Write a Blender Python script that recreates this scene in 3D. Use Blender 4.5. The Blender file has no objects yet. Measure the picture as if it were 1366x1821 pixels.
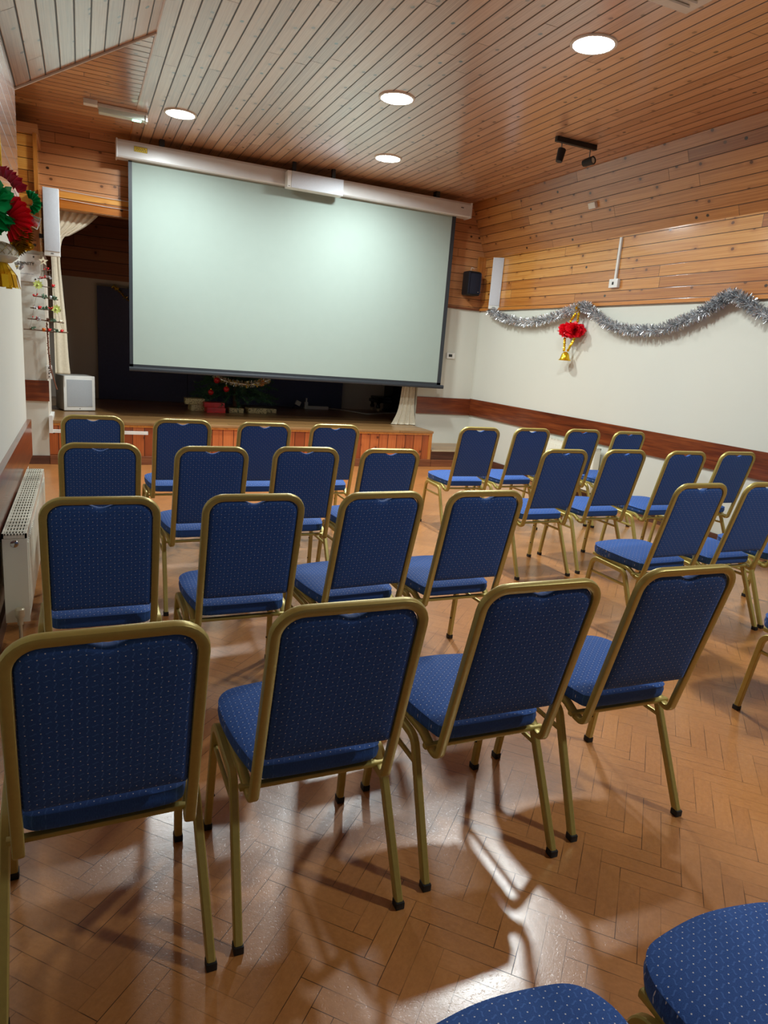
import bpy, bmesh, math, random
from mathutils import Vector, Matrix
R0 = random.Random(7)
sc = bpy.context.scene
C = sc.collection
PI = math.pi

# ------------------------------------------------------------------ helpers
class MB:
    """collects shapes into one bmesh, links them as ONE mesh object"""
    def __init__(self):
        self.bm = bmesh.new(); self.mi = 0
    def _f(self, vs):
        try:
            f = self.bm.faces.new(vs); f.material_index = self.mi; return f
        except ValueError:
            return None
    def box(self, a, b, bev=0.0, rot=None, piv=None):
        x0, y0, z0 = [min(p, q) for p, q in zip(a, b)]; x1, y1, z1 = [max(p, q) for p, q in zip(a, b)]
        tmp = bmesh.new()
        v = [tmp.verts.new(p) for p in ((x0,y0,z0),(x1,y0,z0),(x1,y1,z0),(x0,y1,z0),(x0,y0,z1),(x1,y0,z1),(x1,y1,z1),(x0,y1,z1))]
        for q in ((3,2,1,0),(4,5,6,7),(0,1,5,4),(1,2,6,5),(2,3,7,6),(3,0,4,7)):
            tmp.faces.new([v[i] for i in q])
        if bev > 0:
            bmesh.ops.bevel(tmp, geom=list(tmp.edges), offset=bev, segments=2, affect='EDGES', profile=.6)
        if rot is not None:
            p = Vector(piv) if piv is not None else Vector(((x0+x1)/2, (y0+y1)/2, (z0+z1)/2))
            for w in tmp.verts: w.co = rot @ (w.co - p) + p
        self.merge(tmp); return self
    def merge(self, other):
        m = {}
        for v in other.verts: m[v] = self.bm.verts.new(v.co)
        for f in other.faces: self._f([m[v] for v in f.verts])
        other.free()
    def poly(self, pts):
        self._f([self.bm.verts.new(p) for p in pts]); return self
    def loft(self, rings, cap0=True, cap1=True, closed=True):
        rs = [[self.bm.verts.new(p) for p in r] for r in rings]
        n = len(rs[0])
        for a, b in zip(rs, rs[1:]):
            for i in range(n if closed else n-1):
                j = (i+1) % n
                self._f([a[i], a[j], b[j], b[i]])
        if cap0: self._f(list(reversed(rs[0])))
        if cap1: self._f(rs[-1])
        return self
    def sweep(self, pts, w, h, side=(1,0,0), rnd=0.3, seg=3, round_=False, n=8, cap=True):
        """sweep a rounded rectangle (w along side, h across) or a round section along a polyline"""
        pts = [Vector(p) for p in pts]
        if round_:
            sec = [(w/2*math.cos(2*PI*i/n), h/2*math.sin(2*PI*i/n)) for i in range(n)]
        else:
            r = min(w, h)*rnd; sec = []
            for cx, cy, a0 in ((w/2-r, h/2-r, 0), (-w/2+r, h/2-r, PI/2), (-w/2+r, -h/2+r, PI), (w/2-r, -h/2+r, 1.5*PI)):
                for k in range(seg):
                    a = a0 + PI/2*k/(seg-1); sec.append((cx + r*math.cos(a), cy + r*math.sin(a)))
        rings = []; s = Vector(side).normalized(); pt = None
        for i, p in enumerate(pts):
            t = (pts[min(i+1, len(pts)-1)] - pts[max(i-1, 0)]).normalized()
            if pt is not None:
                q = pt.rotation_difference(t); s = q @ s
            s = (s - t*s.dot(t)).normalized(); u = t.cross(s); pt = t
            k = 1.0
            if 0 < i < len(pts)-1:
                a = (pts[i]-pts[i-1]).normalized(); b = (pts[i+1]-pts[i]).normalized()
                k = 1/max(.6, math.sqrt(max(.01, (1+a.dot(b))/2)))
            rings.append([p + s*x*(1) + u*y*k for x, y in sec])
        return self.loft(rings, cap, cap)
    def lathe(self, prof, c=(0,0,0), n=24, mat=None, a0=0, a1=2*PI):
        rings = []
        for r, z in prof:
            rings.append([Vector((r*math.cos(2*PI*i/n), r*math.sin(2*PI*i/n), z)) for i in range(n)])
        M = mat or Matrix.Identity(3)
        rings = [[M @ p + Vector(c) for p in r] for r in rings]
        return self.loft(rings, True, True)
    def ball(self, c, r, n=12, sz=1.0):
        prof = [(max(1e-4, r*math.sin(PI*i/n)), -r*sz*math.cos(PI*i/n)) for i in range(n+1)]
        return self.lathe(prof, c, n*2)
    def build(self, name, mats, parent=None, smooth=True, ang=40):
        bmesh.ops.recalc_face_normals(self.bm, faces=list(self.bm.faces))
        me = bpy.data.meshes.new(name); self.bm.to_mesh(me); self.bm.free()
        for m in (mats if isinstance(mats, (list, tuple)) else [mats]): me.materials.append(m)
        if smooth:
            me.polygons.foreach_set('use_smooth', [True]*len(me.polygons))
            me.set_sharp_from_angle(angle=math.radians(ang))
        o = bpy.data.objects.new(name, me); C.objects.link(o)
        if parent is not None: o.parent = parent
        return o

def fillet(pts, rad, n=6):
    pts = [Vector(p) for p in pts]; out = [pts[0]]
    for i in range(1, len(pts)-1):
        r = rad[i-1] if isinstance(rad, (list, tuple)) else rad
        p = pts[i]; a = (pts[i-1]-p); b = (pts[i+1]-p); la, lb = a.length, b.length; a.normalize(); b.normalize()
        th = a.angle(b)
        if r <= 0 or th > PI-.01: out.append(p); continue
        d = min(r/math.tan(th/2), la*.49, lb*.49); r = d*math.tan(th/2)
        c = p + (a+b).normalized()*(r/math.sin(th/2))
        v0 = p+a*d-c; v1 = p+b*d-c; ax = v0.cross(v1).normalized(); tot = v0.angle(v1)
        for k in range(n+1): out.append(c + Matrix.Rotation(tot*k/n, 3, ax) @ v0)
    out.append(pts[-1]); return out

def catmull(pts, per=8, closed=False):
    P = [Vector(p) for p in pts]; n = len(P); out = []
    for i in range(n if closed else n-1):
        if closed: a, b, c, d = P[(i-1)%n], P[i], P[(i+1)%n], P[(i+2)%n]
        else: a, b, c, d = P[max(i-1,0)], P[i], P[i+1], P[min(i+2,n-1)]
        for k in range(per):
            t = k/per
            out.append(.5*((2*b)+(c-a)*t+(2*a-5*b+4*c-d)*t*t+(3*b-a-3*c+d)*t**3))
    if not closed: out.append(P[-1])
    return out

def tag(o, label=None, cat=None, group=None, kind=None):
    if label: o['label'] = label
    if cat: o['category'] = cat
    if group: o['group'] = group
    if kind: o['kind'] = kind
    return o
def thing(name, loc, label, cat, rz=0, group=None):
    o = bpy.data.objects.new(name, None); o.empty_display_size = .1; C.objects.link(o)
    o.location = loc; o.rotation_euler = (0, 0, rz); return tag(o, label, cat, group)
def struct(o): o['kind'] = 'structure'; return o

# ------------------------------------------------------------------ materials
def srgb(r, g, b):
    return tuple(((c/255)/12.92 if c/255 <= .04045 else ((c/255+.055)/1.055)**2.4) for c in (r, g, b)) + (1,)
class NT:
    def __init__(self, name):
        self.m = bpy.data.materials.new(name); self.m.use_nodes = True
        self.t = self.m.node_tree; self.N = self.t.nodes; self.L = self.t.links
        self.b = self.N['Principled BSDF']
    def set(self, **k):
        for n, v in k.items():
            self.put(self.b.inputs[n.replace('_', ' ')], v)
        return self
    def put(self, sock, v):
        if isinstance(v, bpy.types.NodeSocket): self.L.new(v, sock)
        else: sock.default_value = v
    def math(self, op, a, b=0.0, c=None, clamp=False):
        n = self.N.new('ShaderNodeMath'); n.operation = op; n.use_clamp = clamp
        self.put(n.inputs[0], a); self.put(n.inputs[1], b)
        if c is not None: self.put(n.inputs[2], c)
        return n.outputs[0]
    def sep(self, v):
        n = self.N.new('ShaderNodeSeparateXYZ'); self.L.new(v, n.inputs[0]); return n.outputs
    def comb(self, x=0.0, y=0.0, z=0.0):
        n = self.N.new('ShaderNodeCombineXYZ')
        for s, v in zip(n.inputs, (x, y, z)): self.put(s, v)
        return n.outputs[0]
    def pos(self): return self.N.new('ShaderNodeNewGeometry').outputs['Position']
    def obj(self): return self.N.new('ShaderNodeTexCoord').outputs['Object']
    def uv(self): return self.N.new('ShaderNodeTexCoord').outputs['UV']
    def noise(self, vec, scale=5, detail=3, rough=.5, out=0):
        n = self.N.new('ShaderNodeTexNoise'); self.L.new(vec, n.inputs['Vector'])
        n.inputs['Scale'].default_value = scale; n.inputs['Detail'].default_value = detail; n.inputs['Roughness'].default_value = rough
        return n.outputs[out]
    def white(self, vec):
        n = self.N.new('ShaderNodeTexWhiteNoise'); n.noise_dimensions = '3D'; self.L.new(vec, n.inputs['Vector']); return n.outputs
    def voro(self, vec, scale=5, dim='3D'):
        n = self.N.new('ShaderNodeTexVoronoi'); n.voronoi_dimensions = dim; self.L.new(vec, n.inputs['Vector']); n.inputs['Scale'].default_value = scale; return n.outputs
    def ramp(self, f, stops):
        n = self.N.new('ShaderNodeValToRGB'); e = n.color_ramp.elements
        while len(e) < len(stops): e.new(.5)
        for k, (p, c) in enumerate(stops): e[k].position = p; e[k].color = c if len(c) == 4 else tuple(c)+(1,)
        self.put(n.inputs[0], f); return n.outputs[0]
    def mix(self, f, a, b, mode='MIX'):
        n = self.N.new('ShaderNodeMix'); n.data_type = 'RGBA'; n.blend_type = mode
        self.put(n.inputs[0], f); self.put(n.inputs[6], a); self.put(n.inputs[7], b); return n.outputs[2]
    def step(self, v, lo, hi):
        n = self.N.new('ShaderNodeMapRange'); n.interpolation_type = 'SMOOTHSTEP'; self.put(n.inputs[0], v)
        n.inputs[1].default_value = lo; n.inputs[2].default_value = hi; return n.outputs[0]
    def bump(self, h, s=.3, d=.01):
        n = self.N.new('ShaderNodeBump'); n.inputs['Strength'].default_value = s; n.inputs['Distance'].default_value = d
        self.L.new(h, n.inputs['Height']); self.L.new(n.outputs[0], self.b.inputs['Normal']); return n.outputs[0]

def plain(name, col, rough=.5, metal=0.0, bump=0.0, bscale=40, var=.06, **k):
    t = NT(name); t.set(Roughness=rough, Metallic=metal)
    p = t.obj(); n = t.noise(p, bscale*.25, 3)
    dark = tuple(c*(1-var) for c in col[:3])+(1,); lite = tuple(min(1, c*(1+var)) for c in col[:3])+(1,)
    t.set(Base_Color=t.ramp(n, [(.3, dark), (.7, lite)]))
    if bump > 0: t.bump(t.noise(p, bscale, 4), bump, .004)
    for n_, v in k.items(): t.put(t.b.inputs[n_.replace('_', ' ')], v)
    return t.m

def planks(name, ua, va, pitch, c0, c1, c2, length=2.6, rough=.35, coat=.6, coat_r=.12, groove=.035, knots=True, off=0.0, gdark=.2, coat_ior=1.6, amp=1.0, kspace=.2):
    """tongue-and-groove boards: ua = world axis across boards, va = along"""
    t = NT(name); P = t.sep(t.pos()); u = t.math('DIVIDE', t.math('ADD', P[ua], off), pitch); v = P[va]
    w = [i for i in range(3) if i not in (ua, va)][0]
    bid = t.math('FLOOR', u); fr = t.math('FRACT', u)
    r1 = t.white(t.comb(bid, 3.7, 1.3))[0]
    vv = t.math('ADD', t.math('DIVIDE', v, length), t.math('MULTIPLY', r1, 7.0))
    seg = t.math('FLOOR', vv); fv = t.math('FRACT', vv)
    r2 = t.white(t.comb(bid, seg, 5.1))
    # grain, stretched along the board
    gv = t.comb(t.math('MULTIPLY', fr, pitch*60), t.math('MULTIPLY', v, 1.6), t.math('ADD', t.math('MULTIPLY', r2[0], 30), t.math('MULTIPLY', bid, 3.1)))
    warp = t.noise(gv, .7, 2)
    gv2 = t.comb(t.math('ADD', t.math('MULTIPLY', fr, pitch*160), t.math('MULTIPLY', warp, 5.0)), t.math('MULTIPLY', v, 1.1), t.math('MULTIPLY', r2[0], 50))
    g = t.noise(gv2, 1.0, 4, .6)
    mixv = t.math('ADD', t.math('MULTIPLY', g, .75), t.math('MULTIPLY', t.math('SUBTRACT', r2[0], .5), .5*amp))
    col = t.ramp(mixv, [(.2, c0), (.42, c1), (.68, c2)])
    if knots:
        kv = t.comb(t.math('ADD', t.math('MULTIPLY', fr, .7), t.math('MULTIPLY', bid, 5.0)), t.math('ADD', t.math('DIVIDE', v, kspace), t.math('MULTIPLY', r2[0], 37)), 0.0)
        vo = t.voro(kv, 1.0, '2D'); d = vo['Distance']
        sel = t.sep(vo['Color'])
        kmask = t.math('MULTIPLY', t.math('SUBTRACT', 1.0, t.step(d, .06, .11)), t.math('GREATER_THAN', sel[0], .4))
        col = t.mix(kmask, col, tuple(c*.1 for c in c0[:3])+(1,))
        halo = t.math('MULTIPLY', t.math('SUBTRACT', 1.0, t.step(d, .08, .35)), t.math('MULTIPLY', t.math('GREATER_THAN', sel[0], .45), .4))
        col = t.mix(halo, col, c0)
    e = t.math('MINIMUM', fr, t.math('SUBTRACT', 1.0, fr))
    e2 = t.math('MULTIPLY', t.math('MINIMUM', fv, t.math('SUBTRACT', 1.0, fv)), length/pitch)
    gm = t.math('MINIMUM', t.step(e, groove*.4, groove*1.3), t.step(e2, .008, .03))
    col = t.mix(gm, tuple(c*gdark for c in c0[:3])+(1,), col)
    t.set(Base_Color=col, Roughness=rough, Coat_Weight=t.math('MULTIPLY', t.math('MULTIPLY', gm, gm), coat), Coat_Roughness=coat_r, Coat_IOR=coat_ior)
    h = t.math('ADD', gm, t.math('MULTIPLY', g, .06))
    nb = t.bump(h, .22, .004); t.L.new(nb, t.b.inputs['Coat Normal'])
    return t.m

W0, W1, W2 = srgb(150, 84, 30), srgb(188, 118, 48), srgb(214, 150, 74)
M = {}
CE = (srgb(170, 120, 84), srgb(202, 152, 112), srgb(220, 174, 134))
CK = dict(coat=1, coat_r=.2, rough=.45, coat_ior=2.6, amp=.5, gdark=.09, groove=.055)
M['ceil'] = planks('varnished_pine_ceiling', 0, 1, .107, *CE, off=-.524, **CK)
M['ceil_x'] = planks('varnished_pine_recess', 1, 0, .107, srgb(166, 106, 58), srgb(196, 134, 80), srgb(214, 156, 100), **CK)
M['slope_l'] = planks('varnished_pine_left_slope', 0, 1, .092, *CE, **CK)
M['slope_r'] = planks('varnished_pine_right_slope', 2, 1, .099, srgb(150, 90, 44), srgb(186, 124, 66), srgb(212, 152, 88), coat=.8, coat_r=.2, off=-.03, gdark=.12, amp=.65)
M['band'] = planks('varnished_pine_band', 2, 1, .107, srgb(154, 88, 32), srgb(192, 126, 54), srgb(218, 162, 86), coat=1, coat_r=.1, off=-.02, gdark=.12, amp=.75)
M['band_x'] = planks('varnished_pine_cross_wall', 2, 0, .107, srgb(162, 104, 60), srgb(192, 132, 82), srgb(212, 154, 104), coat=.6, coat_r=.2, off=-.02, amp=.6)
M['pier_wood'] = planks('varnished_pine_pier', 2, 0, .107, srgb(172, 100, 30), srgb(210, 138, 52), srgb(232, 172, 84), coat=1, coat_r=.1, off=-.02, gdark=.12)
M['deck'] = planks('stage_deck_boards', 1, 0, .14, srgb(112, 80, 44), srgb(144, 106, 62), srgb(164, 126, 80), coat=.5, coat_r=.3, groove=.012, gdark=.5, knots=False, amp=.6)
M['front'] = planks('stage_front_boards', 0, 2, .125, srgb(140, 64, 26), srgb(178, 92, 42), srgb(200, 112, 56), coat=.5, coat_r=.25, length=3)

def solidwood(name, axis, c0, c1, c2, rough=.3, coat=.6):
    t = NT(name); P = t.sep(t.pos()); ax = [0, 1, 2]; ax.remove(axis)
    v = t.comb(t.math('MULTIPLY', P[ax[0]], 26), t.math('MULTIPLY', P[ax[1]], 26), t.math('MULTIPLY', P[axis], 1.8))
    g = t.noise(v, 1.0, 5, .65); g2 = t.noise(t.comb(t.math('MULTIPLY', P[ax[0]], 90), t.math('MULTIPLY', P[ax[1]], 90), t.math('MULTIPLY', P[axis], 5)), 1, 2)
    f = t.math('ADD', t.math('MULTIPLY', g, .8), t.math('MULTIPLY', g2, .2))
    t.set(Base_Color=t.ramp(f, [(.3, c0), (.5, c1), (.7, c2)]), Roughness=rough, Coat_Weight=coat, Coat_Roughness=.15)
    t.bump(f, .1, .003); return t.m
DM = (srgb(60, 22, 10), srgb(104, 46, 20), srgb(138, 70, 32))
M['dado_y'] = solidwood('mahogany_dado_y', 1, *DM); M['dado_x'] = solidwood('mahogany_dado_x', 0, *DM)
M['skirt_x'] = solidwood('brown_skirting_x', 0, srgb(52, 26, 18), srgb(80, 46, 34), srgb(100, 62, 46), .45, .2)
M['skirt_y'] = solidwood('brown_skirting_y', 1, srgb(52, 26, 18), srgb(80, 46, 34), srgb(100, 62, 46), .45, .2)
M['trim_wood'] = solidwood('pine_trim', 1, W0, W1, srgb(196, 128, 60)); M['trim_woodz'] = solidwood('pine_trim_upright', 2, W0, srgb(180, 112, 44), srgb(206, 140, 66))
M['plinth'] = solidwood('stage_plinth_wood', 0, srgb(84, 42, 20), srgb(116, 64, 34), srgb(140, 84, 48), .5, .2)

def wall_mat(name, col):
    t = NT(name); p = t.pos(); n = t.noise(p, .7, 3); n2 = t.noise(p, 60, 3)
    t.set(Base_Color=t.ramp(n, [(.3, tuple(c*.95 for c in col[:3])+(1,)), (.7, col)]), Roughness=.62)
    t.bump(n2, .08, .003); return t.m
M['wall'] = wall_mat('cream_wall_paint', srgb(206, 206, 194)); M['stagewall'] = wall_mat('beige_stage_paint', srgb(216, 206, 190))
M['cove'] = wall_mat('white_strip_paint', srgb(214, 206, 190))

# parquet: each block carries its own tint attribute and a UV in metres
def parquet():
    t = NT('herringbone_parquet'); uv = t.sep(t.uv()); p = t.pos()
    a = t.N.new('ShaderNodeAttribute'); a.attribute_name = 'tint'; tint = t.sep(a.outputs['Color'])
    g = t.noise(t.comb(t.math('MULTIPLY', uv[0], 30), t.math('MULTIPLY', uv[1], 90), t.math('MULTIPLY', tint[0], 40)), 1.0, 4, .6)
    g = t.math('ADD', t.math('MULTIPLY', g, .5), t.math('MULTIPLY', t.noise(p, 75, 3, .7), .5))
    f = t.math('ADD', t.math('MULTIPLY', g, .6), t.math('ADD', t.math('MULTIPLY', tint[0], .09), .105))
    col = t.ramp(f, [(.1, srgb(146, 88, 40)), (.5, srgb(190, 126, 66)), (.9, srgb(214, 154, 96))])
    e = t.math('MINIMUM', t.math('MINIMUM', uv[0], t.math('SUBTRACT', .228, uv[0])), t.math('MINIMUM', uv[1], t.math('SUBTRACT', .057, uv[1])))
    wear = t.step(t.noise(p, 6, 3), .42, .6)
    gap = t.math('SUBTRACT', 1.0, t.step(e, .0002, t_w))
    gap = t.math('MULTIPLY', gap, t.math('ADD', .4, t.math('MULTIPLY', wear, .6)))
    col = t.mix(gap, col, srgb(34, 17, 8))
    sp = t.voro(p, 55); sm = t.math('MULTIPLY', t.math('SUBTRACT', 1.0, t.step(sp['Distance'], .03, .07)), t.math('GREATER_THAN', t.sep(sp['Color'])[0], .9))
    col = t.mix(t.math('MULTIPLY', sm, .5), col, srgb(210, 180, 140))
    big = t.noise(p, 1.3, 4, .6)
    col = t.mix(t.math('MULTIPLY', t.step(big, .4, .7), .25), col, srgb(88, 50, 26))
    fine = t.noise(p, 260, 2); mid = t.noise(p, 38, 4, .65)
    rough = t.math('ADD', .27, t.math('ADD', t.math('MULTIPLY', t.noise(p, 9, 4, .7), .14), t.math('MULTIPLY', mid, .06)))
    t.set(Base_Color=col, Roughness=rough, Specular_IOR_Level=.5, Coat_Weight=t.math('MULTIPLY', t.math('SUBTRACT', 1.0, gap), .9), Coat_Roughness=.23, Coat_IOR=1.9)
    pit = t.step(t.noise(p, 120, 3, .7), .3, .45)
    h = t.math('ADD', t.math('MULTIPLY', pit, .35), t.math('ADD', t.math('MULTIPLY', fine, .25), t.math('MULTIPLY', mid, .6)))
    nb = t.bump(h, .16, .002); t.L.new(nb, t.b.inputs['Coat Normal']); return t.m
t_w = .0016
M['parquet'] = parquet()

def fabric(name, ax):
    """royal blue weave with pale pin dots on a staggered lattice; ax = the two local axes of the cloth"""
    t = NT(name); P = t.sep(t.obj()); u, v = P[ax[0]], P[ax[1]]
    def lat(du, dv, su, sv, r):
        a = t.math('SUBTRACT', t.math('FRACT', t.math('ADD', t.math('DIVIDE', u, su), du)), .5)
        b = t.math('SUBTRACT', t.math('FRACT', t.math('ADD', t.math('DIVIDE', v, sv), dv)), .5)
        x = t.math('MULTIPLY', a, su); y = t.math('MULTIPLY', b, sv)
        return x, y, t.math('SQRT', t.math('ADD', t.math('MULTIPLY', x, x), t.math('MULTIPLY', y, y)))
    su, sv = .027, .0245
    x1, y1, d1 = lat(0, 0, su, sv, 0); x2, y2, d2 = lat(.5, .5, su, sv, 0)
    d = t.math('MINIMUM', d1, d2)
    dot = t.math('SUBTRACT', 1.0, t.step(d, .0009, .0016))
    # little S shaped woven strokes between the dots
    def stroke(du, dv, along):
        a, b, _ = lat(du, dv, su, sv, 0)
        s, c = (a, b) if along == 0 else (b, a)
        wig = t.math('SUBTRACT', c, t.math('MULTIPLY', t.math('SINE', t.math('MULTIPLY', s, 420)), .0016))
        m1 = t.math('SUBTRACT', 1.0, t.step(t.math('ABSOLUTE', wig), .0007, .002))
        return t.math('MULTIPLY', m1, t.math('SUBTRACT', 1.0, t.step(t.math('ABSOLUTE', s), .005, .0068)))
    st = t.math('MAXIMUM', stroke(.5, 0, 0), stroke(0, .5, 1))
    we = t.noise(t.comb(t.math('MULTIPLY', u, 900), t.math('MULTIPLY', v, 500), 0.0), 1, 2)
    base = t.ramp(we, [(.3, srgb(38, 68, 128)), (.7, srgb(54, 94, 162))])
    col = t.mix(t.math('MULTIPLY', st, .6), base, srgb(78, 116, 186))
    col = t.mix(dot, col, srgb(214, 214, 218))
    t.set(Base_Color=col, Roughness=.75, Sheen_Weight=.22, Sheen_Roughness=.3, Sheen_Tint=srgb(140, 176, 250), Specular_IOR_Level=.25)
    t.bump(t.math('ADD', we, t.math('MULTIPLY', st, 1.2)), .25, .0012)
    return t.m
M['seat_fab'] = fabric('blue_pin_dot_fabric_seat', (0, 1)); M['back_fab'] = fabric('blue_pin_dot_fabric_back', (0, 2))
M['gold'] = plain('gold_painted_steel', srgb(178, 160, 88), .38, .4, .05, 300, .04)
M['rubber'] = plain('black_rubber', srgb(14, 14, 14), .6)
M['white'] = plain('white_plastic', srgb(222, 222, 216), .4); M['white_metal'] = plain('white_enamel', srgb(226, 225, 214), .32)
M['casing'] = plain('screen_casing_enamel', srgb(206, 206, 204), .3, var=.02)
M['screen'] = plain('matt_white_screen', srgb(151, 166, 158), .85, var=.01)
M['black'] = plain('matt_black', srgb(18, 18, 20), .5); M['border'] = plain('screen_black_border', srgb(40, 46, 52), .45)
M['navy'] = plain('black_navy_cloth', srgb(24, 27, 44), .9, bump=.3, bscale=120)
M['alu'] = plain('brushed_aluminium', srgb(160, 168, 174), .35, .8); M['silver_dim'] = plain('silver_foil_dim', srgb(150, 155, 160), .3, 1.0); M['chrome'] = plain('chrome', srgb(190, 190, 190), .18, 1)
M['brass'] = plain('brushed_nickel', srgb(196, 186, 158), .35, .4)
M['grille'] = plain('speaker_grille_grey', srgb(196, 200, 206), .55, bump=.5, bscale=900); M['grille_d'] = plain('subwoofer_grille', srgb(168, 172, 176), .6, bump=.5, bscale=900)
M['subside'] = plain('subwoofer_side', srgb(176, 172, 164), .45)
M['dark'] = plain('dark_slot', srgb(38, 38, 36), .6); M['yellow'] = plain('yellow_sticker', srgb(236, 208, 24), .5)
M['backdrop'] = plain('dark_blue_cloth', srgb(84, 88, 118), .9, bump=.3, bscale=120)
M['cloth'] = plain('cream_curtain_cloth', srgb(212, 203, 180), .8, bump=.2, bscale=200)
M['silver'] = plain('silver_foil', srgb(232, 235, 238), .25, .75); M['goldfoil'] = plain('gold_foil', srgb(232, 190, 36), .22, .75)
M['redfoil'] = plain('red_foil', srgb(248, 36, 56), .3, .1, Coat_Weight=1.0); M['greenfoil'] = plain('green_foil', srgb(16, 186, 104), .3, .1, Coat_Weight=1.0)
M['pinkfoil'] = plain('dark_pink_foil', srgb(206, 60, 88), .28, .2, Coat_Weight=1.0)
M['pearl'] = plain('white_satin_foil', srgb(220, 218, 200), .3, .3); M['net'] = plain('gold_net', srgb(150, 130, 60), .4, .6)
M['twig'] = plain('grey_brown_twig', srgb(110, 92, 76), .8, bump=.4); M['wood_star'] = plain('pale_wood', srgb(226, 216, 186), .7)
M['needle'] = plain('dark_green_needles', srgb(66, 106, 76), .7, var=.35); M['sprig'] = plain('sprig_green', srgb(86, 116, 92), .7, var=.2)
M['lime'] = plain('lime_petals', srgb(190, 204, 110), .6); M['red'] = plain('red_gloss', srgb(196, 26, 30), .3); M['orange'] = plain('orange_gloss', srgb(214, 120, 36), .4)
M['brown'] = plain('brown_cone', srgb(104, 62, 40), .8); M['gift_red'] = plain('red_wrapping_paper', srgb(206, 44, 44), .35, var=.2)
M['cable'] = plain('white_cable', srgb(214, 214, 210), .5); M['piano'] = plain('black_lacquer', srgb(10, 10, 12), .25)
M['ivory'] = plain('ivory_keys', srgb(220, 214, 196), .4)
M['ring'] = plain('light_trim_ring', srgb(226, 222, 210), .4)
def giftpaper():
    t = NT('patterned_gold_wrapping'); p = t.obj(); v = t.voro(p, 42); n = t.noise(p, 70, 3)
    m = t.math('MAXIMUM', t.math('SUBTRACT', 1.0, t.step(v['Distance'], .18, .3)), t.step(n, .56, .6))
    t.set(Base_Color=t.mix(m, srgb(206, 192, 140), srgb(92, 84, 50)), Roughness=.45); return t.m
M['gift'] = giftpaper()
def emit(name, col, s):
    t = NT(name); t.set(Base_Color=(.8, .8, .8, 1), Emission_Color=col, Emission_Strength=s); return t.m
LAMP = 300.0
M['lamp'] = emit('lit_diffuser', (.93, 1.0, .98, 1), 30.0)
M['led'] = emit('green_led', (.25, 1, .62, 1), 6)
M['lens'] = plain('frosted_lens', srgb(206, 220, 208), .35)
def spot_grain():
    t = NT('radiator_enamel'); t.set(Base_Color=srgb(224, 223, 206), Roughness=.28, Coat_Weight=.3); return t.m
M['rad'] = spot_grain()

# ------------------------------------------------------------------ the room
XL, XR, YC, ZC = -.385, 5.2, 8.77, 3.5
YE, YB = 5.67, -8.0            # end of left wall, wall behind the camera
FX0, FX1 = .524, 4.905         # flat part of the ceiling
ZL = 2.96                      # where the left slope meets the left wall
ZR = 2.79
BAND = 2.13

def herringbone(x0, x1, y0, y1, Lb=.228, Wb=.057):
    bm = bmesh.new(); uvl = bm.loops.layers.uv.new('uv'); cl = bm.loops.layers.float_color.new('tint')
    c, s = math.cos(PI/4), math.sin(PI/4); rr = random.Random(3)
    def add(a, b, w, h):
        q = [(a, b), (a+w, b), (a+w, b+h), (a, b+h)]; P = [(u*c - v*s, u*s + v*c) for u, v in q]
        if max(p[0] for p in P) < x0 or min(p[0] for p in P) > x1 or max(p[1] for p in P) < y0 or min(p[1] for p in P) > y1: return
        f = bm.faces.new([bm.verts.new((p[0], p[1], 0)) for p in P])
        r = rr.random(); uvs = [(0, 0), (w, 0), (w, h), (0, h)]
        for lp, (uu, vv) in zip(f.loops, uvs):
            lp[uvl].uv = (uu, vv) if w > h else (vv, uu); lp[cl] = (r, r, r, 1)
    n = int(22/Wb)
    for i in range(-n, n):
        for j in range(-30, 30):
            # herringbone unit: horizontal block and vertical block, shifted diagonally
            a = i*Wb + j*2*Lb; b = i*Wb
            add(a, b, Lb, Wb); add(a+Lb, b-Lb+Wb, Wb, Lb) if False else add(a - Wb + Wb, b + Wb, Wb, Lb)
    geo = list(bm.verts)+list(bm.edges)+list(bm.faces)
    for co, no in (((x0,0,0),(-1,0,0)), ((x1,0,0),(1,0,0)), ((0,y0,0),(0,-1,0)), ((0,y1,0),(0,1,0))):
        geo = list(bm.verts)+list(bm.edges)+list(bm.faces)
        bmesh.ops.bisect_plane(bm, geom=geo, plane_co=co, plane_no=no, clear_outer=True)
    return bm
bmf = herringbone(-2.4, XR, -2.5, YC+.05)
me = bpy.data.meshes.new('floor'); bmf.to_mesh(me); bmf.free(); me.materials.append(M['parquet'])
fl = bpy.data.objects.new('floor', me); C.objects.link(fl); struct(fl)
struct(MB().box((-2.6, YB-.1, -.2), (XR+.1, 11.2, -.003)).build('floor_slab', M['plinth']))

def S(name, mat, *boxes, **k):
    m = MB()
    for b in boxes: m.box(*b)
    return struct(m.build(name, mat, smooth=False))
T = .12
S('wall_right', M['wall'], ((XR, YB, 0), (XR+T, YC+T, 4)))
S('wall_left', M['wall'], ((XL-T, YB, 0), (XL, YE, 3.3)))
S('wall_rear', M['band_x'], ((-2.6, YB-T, 0), (XR+T, YB, 4)))
S('wall_recess', M['wall'], ((-2.4-T, YE-1, 0), (-2.4, 11.1, 4)), ((-2.4, YE-1-T, 0), (XL-T, YE-1, 4)))
# timber band above the plaster
S('trim_1', M['band'], ((XR-.012, YB, BAND), (XR+.001, YC, ZR+.05)))
S('trim_2', M['band'], ((XL-.001, YB, BAND), (XL+.012, YE, ZL+.05)))
S('trim_3', M['trim_wood'], ((XR-.03, YB, BAND-.012), (XR, YC, BAND+.02)), ((XL, YB, BAND-.012), (XL+.022, YE, BAND+.02)))
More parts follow.
